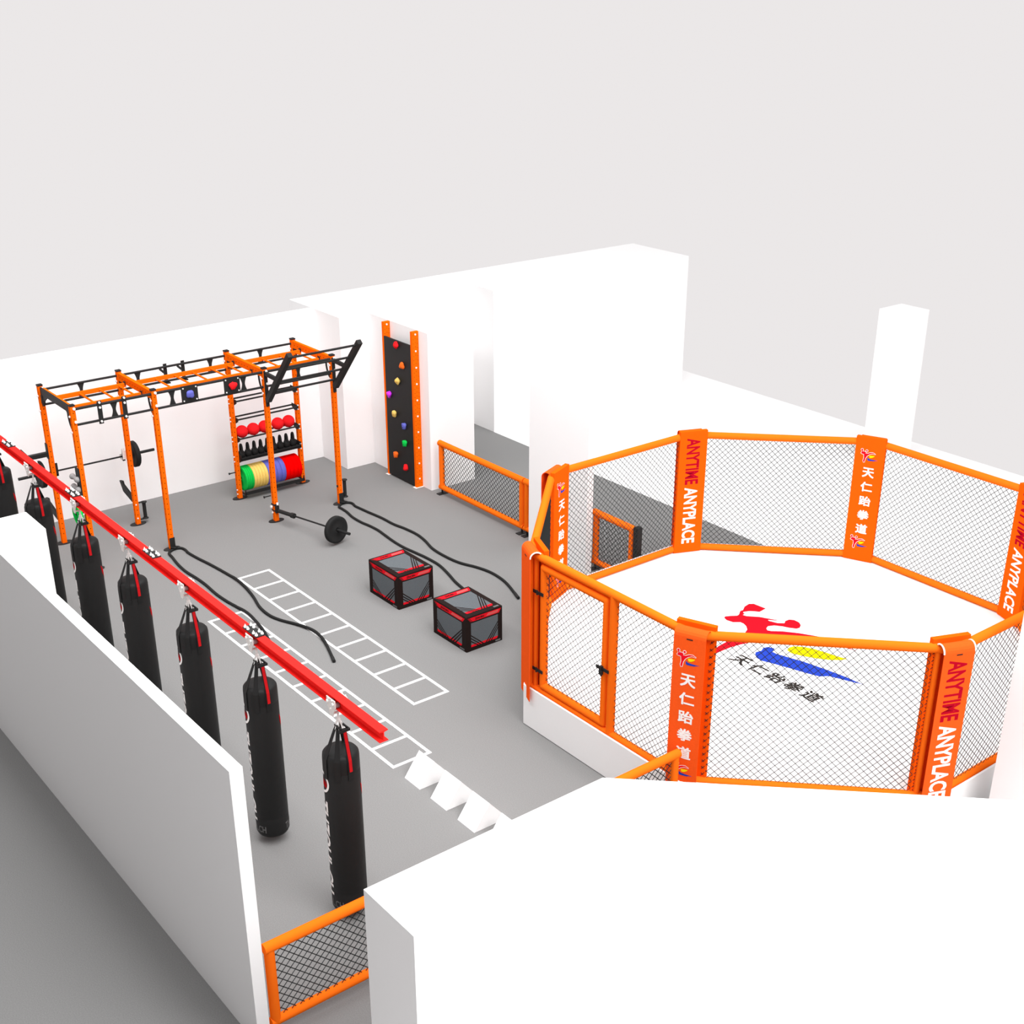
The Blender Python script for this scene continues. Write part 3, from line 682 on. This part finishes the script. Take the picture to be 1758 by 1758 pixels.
for k in range(28):
    t0, t1 = 2*pi*k/28, 2*pi*(k+1)/28; g = lambda t, q: P(ac+.70*q*math.cos(t), 1.635+.125*q*math.sin(t))
    if 6 < k < 9: continue
    mb.add([g(t0,1), g(t1,1), g(t1,.80), g(t0,.80)], [(0,1,2,3)], 0)
for j in range(6): mb.add([P(ac-.5+.17*j, 1.62-.03*(j%2), .0005), P(ac-.5+.17*j+.1, 1.68, .0005), P(ac-.5+.17*(j+1), 1.63-.03*((j+1)%2), .0005), P(ac-.5+.17*j+.1, 1.58, .0005)], [(0,1,2,3)], 1)
mb.build('emblem', ['lwhite', 'redstrap'], body, fix=False)
mb = MB(); a0 = math.radians(42)
for j in range(7): mb.add([P(a0+.09*j, 1.60-.02*j), P(a0+.09*(j+1), 1.58-.02*j), P(a0+.09*(j+1)+.04, 1.46-.02*j), P(a0+.09*j+.06, 1.50-.02*j)], [(0,1,2,3)], 0)
mb.build('red_flash', 'redstrap', body, fix=False)
mb = MB(); cyl_text(mb, 'THZOUL.CH', ac, .86, .95, 1.12, BR+.0022, .03, True); mb.build('lettering', 'lwhite', body, fix=False)
for ac in (math.radians(-116), math.radians(88)):
    mb = MB(); cyl_text(mb, 'THZOUL.CH', ac, .21, 2.27, .085, BR+.002, .02); mb.build('small_lettering', 'lgrey', body, fix=False)
for k, a in enumerate((-86, -42, -2, 135)):
    a = math.radians(a); c, s = math.cos(a), math.sin(a)
    base = Vector((c*(BR+.003), s*(BR+.003), 1.70)); rim = Vector((c*(BR-.008), s*(BR-.008), 1.915)); topp = Vector((c*(.105 if k == 2 else .03), s*(.105 if k == 2 else .03), 2.215 if k == 2 else 2.235))
    tg = Vector((-s, c, 0)); mb = MB()
    pts = [base, Vector((c*(BR+.003), s*(BR+.003), 1.86)), rim+Vector((c*.008, s*.008, .0)), topp]; ww = [.027,.027,.027,.022 if k == 2 else .016]
    nr = [Vector((c,s,0)), Vector((c,s,0)), Vector((c,s,.4)), Vector((c,s,.3))]
    vs = []
    for p_, w_, n_ in zip(pts, ww, nr): vs += [p_-tg*w_, p_+tg*w_, p_+tg*w_+n_*.004, p_-tg*w_+n_*.004]
    fs = [(0,1,2,3), (12,15,14,13)]
    for j in range(3):
        for e in range(4): fs.append((j*4+e, j*4+(e+1)%4, j*4+4+(e+1)%4, j*4+4+e))
    mb.add(vs, fs); st = mb.build('strap', 'leather', bag)
    if k == 2:
        mb = MB(); o = tg*.004
        vs = []
        for p_, w_, n_ in zip([Vector((c*(BR+.008), s*(BR+.008), 1.80))]+pts[1:], [.016]*4, nr): vs += [p_-tg*w_+n_*.006, p_+tg*w_+n_*.006, p_+tg*w_+n_*.009, p_-tg*w_+n_*.009]
        mb.add(vs, fs); e = mb.build('strap_trim', 'redstrap', st); e['label'] = 'red webbing strip along the strap'
MB().obox((.10, 0, 2.215), (1,0,0), (0,1,0), (0,0,1), .018, .055, .014).obox((.045, .035, 2.235), (1,0,0), (0,1,0), (0,0,1), .06, .006, .010).obox((.045, -.035, 2.235), (1,0,0), (0,1,0), (0,0,1), .06, .006, .010).build('buckle', 'black', bag)
mb = MB()
for a in (-150, -110, -75, -30, 15, 60, 105): 
    c, s = math.cos(math.radians(a)), math.sin(math.radians(a)); mb.tube([(0,0,2.31), (c*.035, s*.035, 2.24), (c*.05, s*.05, 2.185)], .0065, 6)
mb.tube([(0,0,2.29), (0,0,2.36)], .012, 8).sphere((0,0,2.29), .022, 12, 8)
mb.build('hook_cluster', 'bolt', bag)
bag.location = (0,0,.10)
tro = thing('rail_trolley', (0, BY, BZ), 'trolley', 'trolley', 'trolleys running on the red rail')
for sy in (-1, 1):
    y = BY+sy*.062
    mb = MB().prism([(-.075,.0),(.075,.0),(.078,-.075),(.045,-.13),(.025,-.19),(-.025,-.19),(-.045,-.13),(-.078,-.075)], (0, y, BZ-.015), (1,0,0), (0,0,1), (0,sy,0), .008)
    p = mb.build('side_plate', 'plate_w', tro); q = MB()
    for x in (-.048, .048): hexbolt(q, (x, y+sy*.008, BZ-.055), (0,sy,0), .014, .016)
    for x, z in ((0,-.12), (-.03,-.02), (.03,-.02)): hexbolt(q, (x, y+sy*.008, BZ+z), (0,sy,0), .008, .01)
    build_pieces(q, 'bolt', 'bolt', p); q = MB()
    for x in (-.048, .048): q.mark().tube([(x, y, BZ-.078), (x, BY+sy*.014, BZ-.078)], .0255, 16)
    build_pieces(q, 'wheel', 'wheel', p)
MB().tube([(0, BY-.062, BZ-.185), (0, BY+.062, BZ-.185)], .012, 8).tube([(0,BY,BZ-.185),(0,BY,BZ-.198)], .012, 8).build('axle', 'plate_w', tro)
bx = [10.985, 9.375, 7.77, 6.13, 4.60, 2.90, 1.27]
bl = ['nearest the cut end of the red rail', 'second from the cut end of the red rail, foot visible', 'third from the cut end of the red rail', 'fourth from the cut end of the red rail',
      'fifth from the cut end of the red rail', 'sixth from the cut end of the red rail', 'at the left picture edge, farthest along the red rail']
for k, x in enumerate(bx):
    o = bag if k == 0 else copy_tree(bag); o.location = (x, BY, .10); o['label'] = 'black hanging punching bag '+bl[k]
    tt = tro if k == 0 else copy_tree(tro); tt.location = (x, BY, BZ); tt['label'] = 'pale steel trolley holding the bag '+bl[k].split(',')[0]

for o in bpy.data.objects:
    if '_o' in o: del o['_o']

# ------------------------------------------------------------------ light
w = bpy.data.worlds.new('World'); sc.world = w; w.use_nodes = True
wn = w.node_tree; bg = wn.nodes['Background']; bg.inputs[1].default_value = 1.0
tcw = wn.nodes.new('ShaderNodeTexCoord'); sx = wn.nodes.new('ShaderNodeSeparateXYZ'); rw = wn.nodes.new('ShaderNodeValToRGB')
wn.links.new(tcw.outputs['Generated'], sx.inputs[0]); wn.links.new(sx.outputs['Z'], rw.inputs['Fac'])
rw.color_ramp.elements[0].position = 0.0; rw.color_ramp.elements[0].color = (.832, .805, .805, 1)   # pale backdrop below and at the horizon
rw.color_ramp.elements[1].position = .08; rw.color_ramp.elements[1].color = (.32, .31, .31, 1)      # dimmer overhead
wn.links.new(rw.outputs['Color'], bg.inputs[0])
def area(name, loc, sx, sy, power, tgt=None):
    l = bpy.data.lights.new(name, 'AREA'); l.shape = 'RECTANGLE'; l.size = sx; l.size_y = sy; l.energy = power
    o = bpy.data.objects.new(name, l); COL.objects.link(o); o.location = loc
    if tgt: o.rotation_euler = (Vector(tgt)-Vector(loc)).to_track_quat('-Z', 'Y').to_euler()
    return o
area('ceiling_light', (7.0, 2.8, 10.5), 13, 8, 1050)
area('added_wall_fill', (6.5, -1.9, 9.4), 15, 1.6, 560, (6.5, 6.0, 1.5))  # unseen tilted lamp, added to brighten the inner wall faces
sl = bpy.data.lights.new('added_soft_sun', 'SUN'); sl.energy = 2.15; sl.angle = math.radians(48)  # wide soft sun added to even out the floor brightness
so = bpy.data.objects.new('added_soft_sun', sl); COL.objects.link(so); so.location = (10, 3, 14)
so.rotation_euler = Vector((-.50, -.02, -1)).to_track_quat('-Z', 'Y').to_euler()
area('side_light', (20, 1.5, 10.5), 6, 6, 1000, (13.5, 3.5, .5))

# ------------------------------------------------------------------ camera
yaw, pitch, F = 2.4753, -.4432, 2236.1
f = Vector((math.cos(yaw)*math.cos(pitch), math.sin(yaw)*math.cos(pitch), math.sin(pitch)))
r = Vector((math.sin(yaw), -math.cos(yaw), 0)); u = r.cross(f)
cd = bpy.data.cameras.new('camera'); cam = bpy.data.objects.new('camera', cd); COL.objects.link(cam)
cam.matrix_world = Matrix(((r.x, u.x, -f.x, 20.3262), (r.y, u.y, -f.y, -6.4555), (r.z, u.z, -f.z, 8.7588), (0,0,0,1)))
cd.sensor_fit = 'HORIZONTAL'; cd.sensor_width = 36; cd.lens = F/1758*36; cd.shift_y = 119.5/1758; cd.clip_end = 200
sc.camera = cam
sc.view_settings.view_transform = 'Standard'; sc.view_settings.look = 'None'; sc.view_settings.exposure = 0; sc.view_settings.gamma = 1
sc.view_settings.use_curve_mapping = False
sc.cycles.max_bounces = 8
